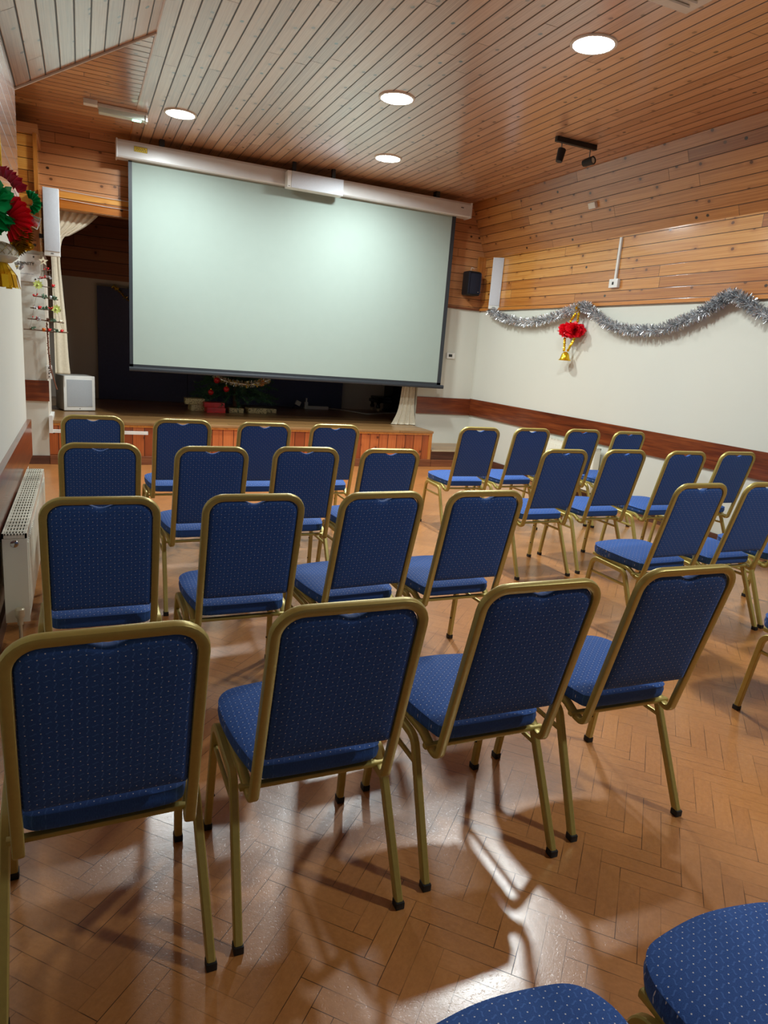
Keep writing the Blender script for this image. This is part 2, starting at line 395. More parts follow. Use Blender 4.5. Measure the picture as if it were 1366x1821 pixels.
# ceiling: flat middle, slopes either side, recess boards beyond the end of the left wall
def slab(name, mat, pts, up):
    m = MB(); a = [Vector(p) for p in pts]; b = [p+Vector(up) for p in a]; m.loft([a, b]); return struct(m.build(name, mat, smooth=False))
slab('ceiling', M['ceil'], [(FX0, YB, ZC), (FX1, YB, ZC), (FX1, YC+.1, ZC), (FX0, YC+.1, ZC)], (0, 0, .05))
slab('ceiling_slope_right', M['slope_r'], [(FX1, YB, ZC), (XR, YB, ZR), (XR, YC+.05, ZR), (FX1, YC+.05, ZC)], (.05, 0, .03))
slab('ceiling_slope_left', M['slope_l'], [(XL, YB, ZL), (FX0, YB, ZC), (FX0, YE, ZC), (XL, YE, ZL)], (-.02, 0, .045))
slab('ceiling_recess', M['ceil_x'], [(-2.5, YE, ZC+.001), (FX0, YE, ZC+.001), (FX0, YC+.1, ZC+.001), (-2.5, YC+.1, ZC+.001)], (0, 0, .05))
slab('wall_gable', M['ceil_x'], [(XL-T, YE-.03, ZL-.05), (FX0, YE-.03, ZC), (XL-T, YE-.03, ZC)], (0, .03, 0))
m = MB(); m.sweep([(XL, YE-.008, ZL-.008), (FX0, YE-.008, ZC-.008)], .016, .016, (0, 1, 0)); struct(m.build('trim_4', M['cove']))
m = MB(); m.box((FX1-.006, YB, ZC-.006), (FX1+.006, YC, ZC)); struct(m.build('trim_5', M['trim_wood']))
m = MB(); m.box((FX0-.006, YB, ZC-.005), (FX0+.006, YC, ZC)); struct(m.build('trim_6', M['trim_wood']))
# proscenium wall with the stage opening
OX0, OX1, OZ = -.34, 4.32, 2.69
WB = M['band_x']
S('wall_stage', WB, ((-2.5, YC, OZ), (XR+T, YC+.12, ZC+.3)), ((OX1, YC, 2.125), (XR+T, YC+.12, OZ)))
S('trim_7', M['pier_wood'], ((OX0-.01, YC-.018, OZ), (OX1+.02, YC, 2.865)))
S('wall_stage_right', M['wall'], ((OX1, YC, 0), (XR+T, YC+.12, 2.125)))
S('trim_8', M['plinth'], ((OX1, YC-.02, 2.115), (XR, YC, 2.145)))
# pier at the left of the stage
S('wall_pier', M['wall'], ((-2.4, 8.1, 0), (OX0, YC+.12, 2.17)))
S('wall_pier_shade', M['stagewall'], ((OX0-.001, 8.1005, .48), (OX0+.004, YC+.1, 1.93)))  # added beige facing: shade on the pier's side face put into its colour
S('trim_pier_shade', M['skirt_x'], ((OX0-.001, 8.1005, 1.93), (OX0+.004, YC+.1, 2.17)))  # added brown facing, paints the deeper shade on the upper side face
S('wall_pier_timber', M['pier_wood'], ((-2.4, 8.1, 2.17), (OX0-.03, YC, 3.24)))
S('trim_9', M['trim_woodz'], ((OX0-.055, 8.07, 2.165), (OX0-.02, 8.12, 3.25)))
S('trim_10', M['band_x'], ((-2.4, 8.075, 3.24), (OX0-.01, YC, 3.33)))
# dado rails and skirting
S('baseboard_right', M['skirt_y'], ((XR-.018, YB, 0), (XR, 8.08, .092)))
S('baseboard_pier', M['skirt_x'], ((-2.4, 8.082, 0), (OX0+.06, 8.1, .092)))
S('trim_11', M['dado_y'], ((XR-.02, YB, .65), (XR, YC, .885)))
S('trim_12', M['dado_x'], ((OX1+.0, YC-.02, .645), (XR-.02, YC, .88)))
S('trim_13', M['dado_y'], ((XL, YB, .5), (XL+.03, YE+.02, .765)))
S('trim_14', M['dado_x'], ((-2.4, 8.08, .672), (OX0+.015, 8.1, .886)))
S('baseboard_left', M['skirt_y'], ((XL, YB, 0), (XL+.018, YE, .09)))
# inside the stage
SB = 10.92
S('wall_stage_back', M['stagewall'], ((-2.4, SB, 0), (7, SB+.1, 2.14)))
S('wall_stage_back_timber', planks('stage_back_boards', 2, 0, .16, srgb(120, 68, 42), srgb(148, 90, 58), srgb(168, 108, 70), coat=.2, off=.02), ((-2.4, SB-.01, 2.14), (7, SB+.1, 4)))
S('ceiling_stage', M['ceil_x'], ((-2.4, YC+.1, ZC+.05), (7, SB+.1, ZC+.15)))
S('wall_stage_side', M['stagewall'], ((6.4, YC+.1, 0), (6.5, SB, 4)), ((-2.4, YC+.12, 0), (-2.3, SB, 4)))

# ------------------------------------------------------------------ stage platform
st = thing('stage_platform', (0, 8.1, 0), 'low wooden stage platform with orange boarded front below the white projection screen', 'stage')
def at(root):  # parts are modelled in world coordinates, then shifted under their thing
    return Matrix.Translation(root.location).inverted()
def part(mb, name, mat, root, **k):
    if root.rotation_euler.z == 0:
        for v in mb.bm.verts: v.co -= root.location
    return mb.build(name, mat, root, **k)
SX0, SX1, SZ = -.338, 4.265, .473
part(MB().box((SX0, 8.085, SZ-.03), (SX1+.012, YC+.14, SZ), .004).box((-2.25, YC+.14, SZ-.03), (6.4, SB, SZ)), 'deck', M['deck'], st, smooth=False)
part(MB().box((SX0, 8.09, .42), (SX1, 8.12, SZ-.03)), 'edge_rail', M['trim_wood'], st, smooth=False)
part(MB().box((SX0, 8.105, .095), (SX1-.02, 8.14, .425)), 'front_panel', M['front'], st, smooth=False)
part(MB().box((SX1-.045, 8.095, .09), (SX1, 8.14, .43)), 'corner_post', M['trim_woodz'], st, smooth=False)
part(MB().box((SX1-.02, 8.14, .0), (SX1, YC, .445)), 'side_panel', M['front'], st, smooth=False)
part(MB().box((SX0, 8.075, 0), (SX1+.0, 8.11, .095), .004), 'plinth', M['plinth'], st, smooth=False)
sp = thing('stage_step', (4.73, 8.1, 0), 'low brown wooden step between stage corner and right wall', 'step')
part(MB().box((SX1+.005, 8.085, .2), (XR-.002, YC, .225), .004), 'tread', M['deck'], sp, smooth=False)
part(MB().box((SX1+.005, 8.11, 0), (XR-.002, YC, .2)), 'riser', M['skirt_x'], sp, smooth=False)
part(MB().box((SX1+.005, 8.075, 0), (XR-.002, 8.105, .09), .004), 'kickboard', M['plinth'], sp, smooth=False)
part(MB().box((SX1+.005, 8.078, .205), (XR-.002, 8.086, .226)), 'nosing_strip', M['brass'], sp, smooth=False)

# ------------------------------------------------------------------ chairs
def make_chair():
    root = thing('banquet_chair', (0, 0, 0), 'x', 'chair')
    # back frame: inverted U that curls under into the two seat rails
    W = .175; lean = lambda z: -.205 - (z-.40)*(.136/.52)
    pl = [(-.184, .17, .401), (-.184, -.105, .396), (-W-.003, -.155, .366), (-W, lean(.358), .362), (-W, lean(.9075), .9075)]
    path = pl + [(-x, y, z) for x, y, z in reversed(pl)]
    path = fillet(path, [.05, .06, .035, .062, .062, .035, .06, .05], 7)
    MB().sweep(path, .025, .02, (1, 0, 0), .26).build('back_frame', M['gold'], root, ang=30)
    # backrest pad
    def rr(hw, z0, z1, r, rb, notch):
        P = []
        def arc(cx, cz, r, a0, a1, n=7):
            for k in range(n): a = a0+(a1-a0)*k/(n-1); P.append((cx+r*math.cos(a), cz+r*math.sin(a)))
        arc(-hw+rb, z0+rb, rb, PI, 1.5*PI, 4); arc(hw-rb, z0+rb, rb, 1.5*PI, 2*PI, 4)
        arc(hw-r, z1-r, r, 0, PI/2)
        for k in range(13):
            t = k/12; P.append((.055-.11*t, z1 - notch*.5*(1-math.cos(2*PI*t))))
        arc(-hw+r, z1-r, r, PI/2, PI)
        return P
    out = rr(.1625, .492, .896, .052, .008, .016)
    cx, cz = 0, .69
    rings = []
    def ring(sc_, dn, shr=0):
        r = []
        for x, z in out:
            if shr: 
                dx, dz = x-cx, z-cz; hw, hh = .1625, .202
                x = cx+dx*(1-shr/hw); z = cz+dz*(1-shr/hh)
            x = cx+(x-cx)*sc_; z = cz+(z-cz)*sc_
            r.append((x, lean(z)+dn, z))
        return r
    seq = [(.05, -.0105), (.4, -.0105), (.7, -.010), (.9, -.009)]
    rings = [ring(s, d) for s, d in seq] + [ring(1, -.0065, .006), ring(1, -.001, .001), ring(1, .003), ring(1, .018), ring(1, .028, .005), ring(.9, .036), ring(.7, .041), ring(.4, .044), ring(.05, .045)]
    MB().loft(rings).build('backrest', M['back_fab'], root, ang=60)
    # seat cushion
    ctl = [(0, .219), (.09, .211), (.16, .194), (.195, .152), (.203, .09), (.193, -.03), (.172, -.135), (.158, -.166), (.12, -.176), (0, -.178)]
    ctl = ctl + [(-x, y) for x, y in reversed(ctl[1:-1])]
    ol = catmull([(x, y, 0) for x, y in ctl], 5, True)
    zb = lambda y: .408 + (y-.2)*.022; zt = lambda y: .459 + (y-.2)*.045
    def sr(s, f, dz=0, shr=0):
        r = []
        for p in ol:
            x = p.x*(1-shr/.19)*s; y = .02+(p.y-.02)*(1-shr/.2)*s
            z = zb(y)+(zt(y)-zb(y))*f + dz; r.append((x, y, z))
        return r
    rings = [sr(.05, 0), sr(.9, 0, 0, 0), sr(1, 0, 0, .004), sr(1, .12), sr(1, .55, 0, -.003), sr(1, .88), sr(1, 1, -.001, -.0025), sr(1, 1, .0015, .001), sr(1, 1, .005, .010), sr(.88, 1, .011), sr(.7, 1, .016), sr(.4, 1, .02), sr(.05, 1, .022)]
    MB().loft(rings).build('seat', M['seat_fab'], root, ang=70)
    # legs: each side is an arch; front and rear legs meet in the middle of its top rail
    for s in (-1, 1):
        front = fillet([(s*.214, .2015, .012), (s*.2045, .152, .384), (s*.2045, .025, .3795)], .045, 7)
        rear = fillet([(s*.216, -.263, .012), (s*.2045, -.098, .375), (s*.2045, .025, .3795)], .05, 7)
        for pth in (front, rear):
            mb = MB(); mb.sweep(pth, .021, .025, (1, 0, 0), .16, 2)
            if pth is front:
                mb.mi = 1
                for z in (.26, .12):
                    y = .2015+(.152-.2015)*z/.384; mb.ball((s*(.214-.0095*z/.384-.0105), y, z), .0045, 6)
            lg = mb.build('leg', [M['gold'], M['rubber']], root, ang=30)
            x, y = pth[0].x, pth[0].y
            MB().box((x-.0125, y-.0145, 0), (x+.0125, y+.0145, .022), .003).build('foot_cap', M['rubber'], lg)
        MB().sweep([(s*.2045, .158, .303), (s*.2045, -.128, .303)], .012, .016, (1, 0, 0), .4).build('stretcher', M['gold'], root)
    for y, z in ((-.15, .374), (.12, .388)):
        MB().sweep([(-.2, y, z), (.2, y, z)], .02, .014, (0, 1, 0), .3).build('crossbar', M['gold'], root)
    return root
def copy_tree(o, parent=None):
    c = o.copy(); C.objects.link(c); c.parent = parent
    for ch in list(o.children): copy_tree(ch, c)
    return c
spots = {
 'A1': (.024, 1.600, .037), 'A2': (.534, 1.632, .001), 'A3': (1.065, 1.665, -.004), 'A4': (1.607, 1.696, -.025), 'A5': (2.90, 1.71, .0),
 'B1': (.047, 2.694, .002), 'B2': (.560, 2.712, .009), 'B3': (1.050, 2.726, .075), 'B4': (1.548, 2.732, .008), 'B5': (2.918, 2.850, .020), 'B6': (3.452, 2.867, -.003), 'B7': (3.95, 2.88, .0),
 'C1': (.072, 3.875, 0), 'C2': (.585, 3.828, .041), 'C3': (1.110, 3.867, -.002), 'C4': (1.595, 3.858, .036), 'C5': (2.919, 3.966, .007), 'C6': (3.469, 4.003, .001), 'C7': (4.037, 3.984, -.027), 'C8': (4.586, 4.007, -.004),
 'D1': (.055, 5.047, 0), 'D2': (.598, 4.985, .006), 'D3': (1.136, 4.950, .012), 'D4': (1.663, 4.973, -.011), 'D5': (2.960, 5.107, -.022), 'D6': (3.492, 5.159, .026), 'D7': (4.100, 5.214, -.03), 'D8': (4.561, 5.150, .003),
 'Z1': (.562, .497, .02), 'Z2': (1.06, .512, .0)}
roww = {'A': 'in the nearest full row', 'B': 'in the second row from the camera', 'C': 'in the third row from the camera', 'D': 'in the row closest to the stage'}
LB = {
 'A1': 'leftmost blue chair of the nearest full row, its frame touching the left photo edge',
 'A2': 'blue chair second from the left in the nearest full row',
 'A3': 'blue chair third from the left in the nearest full row',
 'A4': 'blue aisle end chair of the nearest full row, right rear leg in full view',
 'A5': 'blue chair with only seat corner and front leg showing at right photo edge',
 'B1': 'blue chair beside the near end of the white radiator on the left wall',
 'B2': 'blue chair second from the left in the row ahead of the nearest full row',
 'B3': 'blue chair third from the left in the row ahead of the nearest full row',
 'B4': 'blue aisle chair of the left block, one row ahead of the nearest full row',
 'B5': 'aisle chair of the right block with whole blue seat and leg arch in view',
 'B6': 'blue chair with its backrest just cut by the right photo edge',
 'B7': 'blue seat barely visible at the right photo edge behind a cut off backrest',
 'C1': 'blue chair leftmost in the left block, one row behind the front row',
 'C2': 'blue chair second from left in the left block, one row behind the front row',
 'C3': 'blue chair third from left in the left block, one row behind the front row',
 'C4': 'blue aisle chair of the left block, one row behind the front row',
 'C5': 'blue aisle chair of the right block, one row behind the front row',
 'C6': 'blue chair second from the aisle in the right block, one row behind the front row',
 'C7': 'blue chair third from the aisle in the right block, one row behind the front row',
 'C8': 'blue chair nearest the right wall, one row behind the front row',
 'D1': 'blue chair in front of the subwoofer, leftmost of the row closest to the stage',
 'D2': 'blue chair second from left in the row closest to the stage',
 'D3': 'blue chair third from left in the row closest to the stage',
 'D4': 'blue aisle chair of the left block in the row closest to the stage',
 'D5': 'blue aisle chair of the right block in the row closest to the stage',
 'D6': 'blue chair second from the aisle in the right block, row closest to the stage',
 'D7': 'blue chair in front of the right wall radiator, row closest to the stage',
 'D8': 'blue chair mostly hidden, nearest the right wall in the row closest to the stage',
 'Z1': 'blue seat front poking in at the bottom middle photo edge',
 'Z2': 'large blue seat cut off by the bottom right photo corner'}
proto = make_chair()
for i, (k, (x, y, a)) in enumerate(spots.items()):
    o = proto if i == 0 else copy_tree(proto)
    o.location = (x, y, 0); o.rotation_euler = (0, 0, a)
    tag(o, LB[k], 'chair', 'blue banquet chairs set out in rows')

# ------------------------------------------------------------------ projection screen
ps = thing('projection_screen', (2.52, 8.5, 3.4), 'wide white pull-down projection screen in white casing hung before the stage', 'screen')
def casing():
    m = MB(); sec = [(8.445, 3.262), (8.45, 3.40), (8.465, 3.425), (8.60, 3.425), (8.615, 3.41), (8.615, 3.262), (8.6, 3.248), (8.46, 3.248)]
    m.loft([[(x, y, z) for y, z in sec] for x in (.39, 4.705)]); return m
part(casing(), 'casing', M['casing'], ps, ang=25)
part(MB().box((.375, 8.44, 3.242), (.392, 8.62, 3.43), .006), 'end_cap', M['casing'], ps)
part(MB().box((4.703, 8.44, 3.242), (4.728, 8.62, 3.43), .006), 'end_cap', M['casing'], ps)
part(MB().box((.538, 8.527, 1.094), (4.487, 8.531, 3.26)), 'screen_fabric', M['screen'], ps, smooth=False)
part(MB().box((.50, 8.528, 1.06), (.538, 8.5305, 3.26)).box((4.487, 8.528, 1.06), (4.545, 8.5305, 3.26)).box((.50, 8.528, 1.055), (4.545, 8.5305, 1.094)), 'black_border', M['border'], ps, smooth=False)
part(MB().sweep([(.495, 8.53, 1.04), (4.59, 8.53, 1.04)], .03, .05, (0, 1, 0), .45), 'bottom_bar', M['border'], ps)
part(MB().box((.82, 8.47, 3.425), (.87, 8.56, 3.5)).box((4.2, 8.47, 3.425), (4.25, 8.56, 3.5)), 'hanging_bracket', M['black'], ps)
lab = part(MB().box((.555, 8.4435, 3.325), (.69, 8.447, 3.378)), 'warning_label', M['yellow'], ps, smooth=False)
mm = MB(); R1 = random.Random(5); x = .566
for x0, x1, z0, z1 in ((.556, .689, 3.326, 3.329), (.556, .689, 3.374, 3.377), (.556, .559, 3.326, 3.377), (.686, .689, 3.326, 3.377)): mm.box((x0, 8.4425, z0), (x1, 8.444, z1))
for r in range(3):
    x = .568
    while x < .672:
        w = R1.uniform(.006, .016); mm.box((x, 8.4425, 3.336+r*.012), (x+w, 8.444, 3.342+r*.012)); x += w+.005
mm2 = mm
for v in mm2.bm.verts: v.co -= ps.location
mm2.build('label_print', M['dark'], lab, smooth=False)
part(MB().box((4.56, 8.443, 3.35), (4.6, 8.447, 3.358)), 'maker_mark', M['dark'], ps, smooth=False)

def column_speaker(name, loc, rz, label, L, horizontal=False, arms=True, grp='white column loudspeakers'):
    t = thing(name, loc, label, 'loudspeaker', rz, grp)
    w, d = .146, .07
    if horizontal:
        MB().box((-L/2, 0, -.09), (L/2, .12, .09), .004).build('cabinet', M['white'], t)
        MB().box((-L/2+.045, -.006, -.087), (L/2-.003, .002, .087), .002).build('grille', M['grille'], t)
        MB().box((-L/2+.012, -.003, -.078), (-L/2+.03, .001, -.073)).build('badge', M['dark'], t)
        for x in (-.25, .23): MB().box((x-.02, .05, .09), (x+.02, .09, .2)).build('bracket', M['black'], t)
    else:
        MB().box((-w/2, 0, 0), (w/2, d, L), .004).build('cabinet', M['white'], t)
        MB().box((-w/2+.003, -.006, .045), (w/2-.003, .002, L-.003), .002).build('grille', M['grille'], t)
        MB().box((-.012, -.003, .02), (.012, .001, .026)).build('badge', M['dark'], t)
        for z in ((.18, L-.16) if arms else ()): MB().box((-w/2-.045, .03, z-.02), (-w/2+.01, .06, z+.02)).build('bracket', M['black'], t)
    return t
column_speaker('column_speaker', (-.25, 8.0, 2.13), 0, 'tall white column speaker left of the screen beside the timber pier', .635)
column_speaker('column_speaker', (5.125, 8.30, 2.13), math.radians(-38), 'tall white column speaker right of the screen high on right wall', .66, False, False)
column_speaker('centre_speaker', (2.545, 8.31, 3.30), 0, 'long white box speaker hung across the middle of the screen casing', .68, True)

# subwoofer on the stage
sw = thing('subwoofer', (-.04, 9.08, SZ), 'white cube subwoofer with grey grille on stage left of the screen', 'loudspeaker', math.radians(17))
MB().box((-.18, 0, .01), (.18, .32, .42), .012).build('cabinet', M['subside'], sw)
MB().box((-.18, -.014, .01), (.18, .004, .42), .008).build('front_frame', M['white'], sw)
MB().box((-.145, -.02, .055), (.145, -.01, .375), .004).build('grille', M['grille_d'], sw)
MB().ball((0, -.016, .033), .006, 8).build('badge', M['chrome'], sw)
MB().box((-.15, .03, 0), (.15, .29, .012)).build('base', M['black'], sw)

# ------------------------------------------------------------------ ceiling fittings
def beam(loc):
    d = bpy.data.lights.new('downlight_beam', 'AREA'); d.shape = 'DISK'; d.size = .25; d.energy = BEAM; d.spread = math.radians(168); d.color = (.90, .99, 1.0)
    o = bpy.data.objects.new('downlight_beam', d); o.location = (loc[0], loc[1], ZC-.016); C.objects.link(o)
BEAM = 58.0
def ceiling_light(loc, label):
    t = thing('ceiling_light', loc, label, 'ceiling light', 0, 'round ceiling downlights')
    MB().lathe([(.138, 0), (.152, 0), (.15, -.008), (.142, -.012), (.132, -.01), (.13, 0)], n=40).build('trim_ring', M['ring'], t)
    MB().lathe([(.001, -.0115), (.08, -.011), (.134, -.0075), (.134, -.001), (.001, -.001)], n=40).build('diffuser', M['lamp'], t)
    beam(loc)
    return t
for loc, l in (((3.092, 4.137, ZC), 'lit round ceiling downlight, the largest and nearest, right of centre'),
               ((2.433, 5.798, ZC), 'lit round ceiling downlight in the upper middle between near and far lights'),
               ((.905, 7.427, ZC), 'lit round ceiling downlight above the left part of the screen'),
               ((3.092, 7.496, ZC), 'lit round ceiling downlight just above the screen casing, right of the centre speaker')):
    ceiling_light(loc, l)
beam((3.4, .3, ZC))          # the next downlight of the run, behind the camera

el = thing('emergency_light', (.40, 7.66, ZC), 'white box emergency light with green glow on the ceiling at upper left', 'emergency light')
MB().box((-.215, -.05, -.03), (.215, .05, 0), .004).build('housing', M['ring'], el)
MB().box((-.21, -.046, -.075), (.205, .046, -.028), .01).build('lens', M['lens'], el)
MB().box((.09, -.03, -.079), (.17, .03, -.074), .002).build('indicator', M['led'], el)
MB().box((.205, -.052, -.08), (.225, .052, 0), .004).build('end_cap', M['white'], el)
tag(MB().box((.06, 7.53, ZC-.045), (.18, 7.61, ZC), .005).build('junction_box', M['ring']), 'small white junction box at left end of the emergency light', 'junction box')
tr = thing('track_spotlight', (4.27, 5.78, ZC), 'black ceiling spotlight bar with two small black heads', 'spotlight')
MB().box((-.23, -.02, -.045), (.23, .02, 0), .004).build('bar', M['black'], tr)
for x, a, tz in ((-.16, 100, -.15), (.17, 15, 1.1)):
    MB().sweep([(x, 0, -.04), (x, 0, -.11)], .012, .012, (1, 0, 0), round_=True).build('stem', M['alu'], tr)
    rot = Matrix.Rotation(math.radians(a), 3, 'Z') @ Matrix.Rotation(tz+.35, 3, 'X')
    hd = MB().lathe([(.012, -.06), (.03, -.06), (.034, -.03), (.038, .05), (.034, .055), (.03, .05), (.01, .03)], (x, 0, -.15), 20, rot).build('lamp_head', M['black'], tr)
    MB().lathe([(.001, .036), (.031, .046), (.001, .048)], (x, 0, -.15), 16, rot).build('bulb', M['lens'], hd)
vt = thing('ceiling_vent', (3.0, 3.27, ZC), 'white square ceiling vent panel at the top right photo edge', 'vent')
MB().box((-.245, -.245, -.02), (.245, .245, 0), .008).build('frame', M['ring'], vt)
mb = MB()
for k in range(7): mb.box((-.18, -.18+k*.055, -.028), (.18, -.15+k*.055, -.018), rot=Matrix.Rotation(.5, 3, 'X'))
mb.build('louvre', M['white'], vt)
nrm = Vector((-.924, 0, -.383))
se = MB().box((-.03, -.055, -.018), (.03, .055, .018), .004); 
rotm = Matrix.Rotation(math.radians(-67.5), 3, 'Y')
for v in se.bm.verts: v.co = Matrix.Rotation(math.radians(67.5), 3, 'Y') @ v.co + Vector((5.036, 6.39, 3.143))
tag(se.build('motion_sensor', M['ring']), 'small beige sensor box on the sloping timber ceiling above the switch', 'sensor')
cd = thing('socket_conduit', (XR-.012, 6.03, 2.34), 'white vertical conduit with switch box on the right timber wall', 'conduit')
part(MB().box((XR-.034, 6.015, 2.38), (XR-.012, 6.045, 2.80), .003), 'conduit_pipe', M['white'], cd)
sb = part(MB().box((XR-.05, 5.965, 2.295), (XR-.012, 6.095, 2.385), .005), 'switch_box', M['white'], cd)
MB().box((-.042, -.01, -.015), (-.037, .015, .015), .002).build('rocker', M['dark'], sb)

# ------------------------------------------------------------------ radiators
def radiator(name, loc, L, D, H, label, valve, open_side):
    """local: length along +y, grille up, front face at +x * open_side"""
    t = thing(name, loc, label, 'radiator')
    s = open_side
    MB().box((s*(D-.012), .01, .015), (s*D, L-.01, H-.015), .004).build('front_panel', M['rad'], t)
    mb = MB()
    n = int((L-.06)/.034)
    for k in range(n): 
        y = .03+(k+.5)*(L-.06)/n; mb.box((s*(D-.003), y-.009, .05), (s*(D+.004), y+.009, H-.05), .003)
    mb.build('front_ribs', M['rad'], t)
    MB().box((0, .01, .015), (s*.012, L-.01, H-.015), .004).build('back_panel', M['rad'], t)
    for y0 in (0, L-.008): MB().box((s*.001, y0-.0015 if y0 == 0 else y0+.0015, .0), (s*(D+.001), y0+.0065 if y0 == 0 else y0+.0095, H-.0215), .002).build('side_panel', M['rad'], t)
    mb = MB()
    z0, z1 = H-.006, H
    mb.box((0, 0, H-.02), (s*.008, L, H)); mb.box((s*(D-.008), 0, H-.02), (s*D, L, H)); mb.box((0, 0, H-.02), (s*D, .012, H)); mb.box((0, L-.012, H-.02), (s*D, L, H))
    for k in range(1, 8): x = s*(k*D/8); mb.box((x-.0024, 0, z0), (x+.0024, L, z1))
    n = int(L/.058)
    for k in range(1, n): y = k*L/n; mb.box((0, y-.009, z0), (s*D, y+.009, z1+.0005))
    mb.build('top_grille', M['rad'], t, smooth=False)
    MB().box((s*.014, .01, .05), (s*(D-.014), L-.01, H-.03)).build('convector_core', M['dark'], t, smooth=False)
    if valve:
        MB().lathe([(.001, -.012), (.017, -.012), (.017, 0), (.012, .004), (.001, .004)], (s*D*.5, -.002, H-.045), 14, Matrix.Rotation(PI/2, 3, 'X')).build('end_plug', M['chrome'], t)
        v = MB(); v.lathe([(.012, .02), (.014, .05), (.02, .06), (.02, .095), (.015, .10), (.001, .10)], (s*D*.62, -.03, -.02), 16); v.lathe([(.008, -.14), (.008, .03)], (s*D*.62, -.03, -.02), 10)
        v.sweep([(s*D*.62, -.03, .01), (s*D*.62, .02, .01)], .018, .018, (0, 0, 1), round_=True)
        v.build('valve', M['brass'], t)
    for y in (.25, L-.25): MB().box((s*-.03, y-.02, .1), (s*.005, y+.02, H-.1)).build('wall_bracket', M['rad'], t)
    return t
radiator('radiator', (-.345, 3.33, .115), 1.6, .1, .42, 'white panel radiator with top grille on the left wall', True, 1)
radiator('radiator', (XR-.05, 5.83, .12), .95, .08, .49, 'white panel radiator on the right wall behind the chairs', False, -1)

# ------------------------------------------------------------------ small wall fittings
th = thing('thermostat', (4.785, YC, 1.47), 'small white thermostat on wall right of the screen', 'thermostat')
MB().box((-.063, -.025, -.04), (.063, 0, .04), .005).build('case', M['white'], th)
MB().box((-.035, -.028, -.015), (.02, -.024, .022), .001).build('display', M['dark'], th)
bs = thing('stage_speaker', (4.958, YC-.1, 2.30), 'black loudspeaker mounted on timber wall right of the screen', 'loudspeaker')
MB().box((-.105, -.08, 0), (.105, .09, .32), .03).build('cabinet', M['black'], bs)
MB().box((-.09, -.088, .02), (.09, -.078, .30), .02).build('grille', M['navy'], bs)
MB().ball((.06, -.09, .05), .008, 8).build('badge', M['chrome'], bs)
MB().sweep(catmull([(-.03, .0, .33), (-.02, 0, .37), (.02, 0, .355), (.05, .05, .37)]), .006, .006, round_=True).build('lead', M['cable'], bs)
cb = MB(); prof = [(5.07, 2.83), (5.195, 2.83), (5.195, 2.60), (5.185, 2.56), (5.16, 2.535), (5.14, 2.54), (5.125, 2.575), (5.09, 2.62), (5.07, 2.66)]
cb.loft([[(x, YC-.045, z) for x, z in prof], [(x, YC-.015, z) for x, z in prof]])
tag(cb.build('timber_corbel', M['trim_woodz'], ang=30), 'curved timber corbel in the corner above the black stage speaker', 'corbel')
lw = thing('curtain_wire', (.15, YC-.03, 2.86), 'two thin white wires strung along the timber beam left of the screen', 'wire')
for dz in (0, -.09):
    MB().sweep([(-.33, 0, .02+dz), (.1, 0, .005+dz), (.6, 0, -.0+dz)], .006, .006, round_=True).build('strand', M['cable'], lw)
tk = MB()
tk.box((-.336, 8.038, .343), (-.299, 8.0745, .528)).box((-.30, 8.052, .345), (.66, 8.083, .378)).box((-.333, 8.0746, .476), (-.296, 8.56, .515))
tag(tk.build('cable_trunking', M['white'], smooth=False), 'white cable trunking along the stage edge at left, turning up beside the pier', 'trunking')
swp = thing('socket_strip', (-.318, 8.06, .908), 'small white socket strip on the pier left of the subwoofer', 'socket')
MB().box((-.027, -.02, 0), (.027, .02, .14), .003).build('plate', M['white'], swp)
for z, h in ((.105, .018), (.08, .006), (.05, .018), (.018, .012)): MB().box((-.005, -.0225, z), (.005, -.019, z+h), .001).build('socket_hole', M['dark'], swp)

# sign on the pier
sg = thing('wall_sign', (-.52, 8.095, 2.0), 'white sign reading COMMUNITY on the pier below the timber', 'sign')
MB().box((-.16, -.012, -.135), (.15, .004, .13), .002).build('panel', M['white'], sg, smooth=False)
for x, z in ((.095, .107), (.105, -.107), (-.135, .107), (-.135, -.107)):
    MB().lathe([(.001, -.004), (.007, -.003), (.008, 0), (.001, 0)], (x, -.012, z), 12, Matrix.Rotation(-PI/2, 3, 'X')).build('fixing', M['dark'], sg)
def text(body, size, loc, mat, parent, ext=.0006):
    c = bpy.data.curves.new('lettering', 'FONT'); c.body = body; c.size = size; c.extrude = ext; c.align_x = 'RIGHT'; c.space_character = 1.05
    c.materials.append(mat); o = bpy.data.objects.new('lettering', c); C.objects.link(o); o.parent = parent; o.location = loc; o.rotation_euler = (PI/2, 0, 0); c.offset = .0009
    bpy.context.view_layer.update(); me = bpy.data.meshes.new_from_object(o.evaluated_get(bpy.context.evaluated_depsgraph_get())); n = bpy.data.objects.new('lettering', me); C.objects.link(n)
    n.parent = parent; n.location = loc; n.rotation_euler = (PI/2, 0, 0); bpy.data.objects.remove(o); n.name = 'lettering'; return n
text('COMMUNITY', .038, (.098, -.0131, .025), M['dark'], sg)
MB().lathe([(.0085, 0), (.011, 0), (.011, .0006), (.0085, .0006)], (-.04, -.0125, .008), 20, Matrix.Rotation(PI/2, 3, 'X')).build('emblem', M['dark'], sg)
mb = MB(); x = -.12
while x < .085:
    w = R0.uniform(.004, .008); mb.box((x, -.0128, -.066), (x+w, -.0118, -.066+R0.uniform(.007, .011))); x += w+R0.choice((.0018, .0018, .0018, .005))
mb.build('small_print', M['grille_d'], sg, smooth=False)

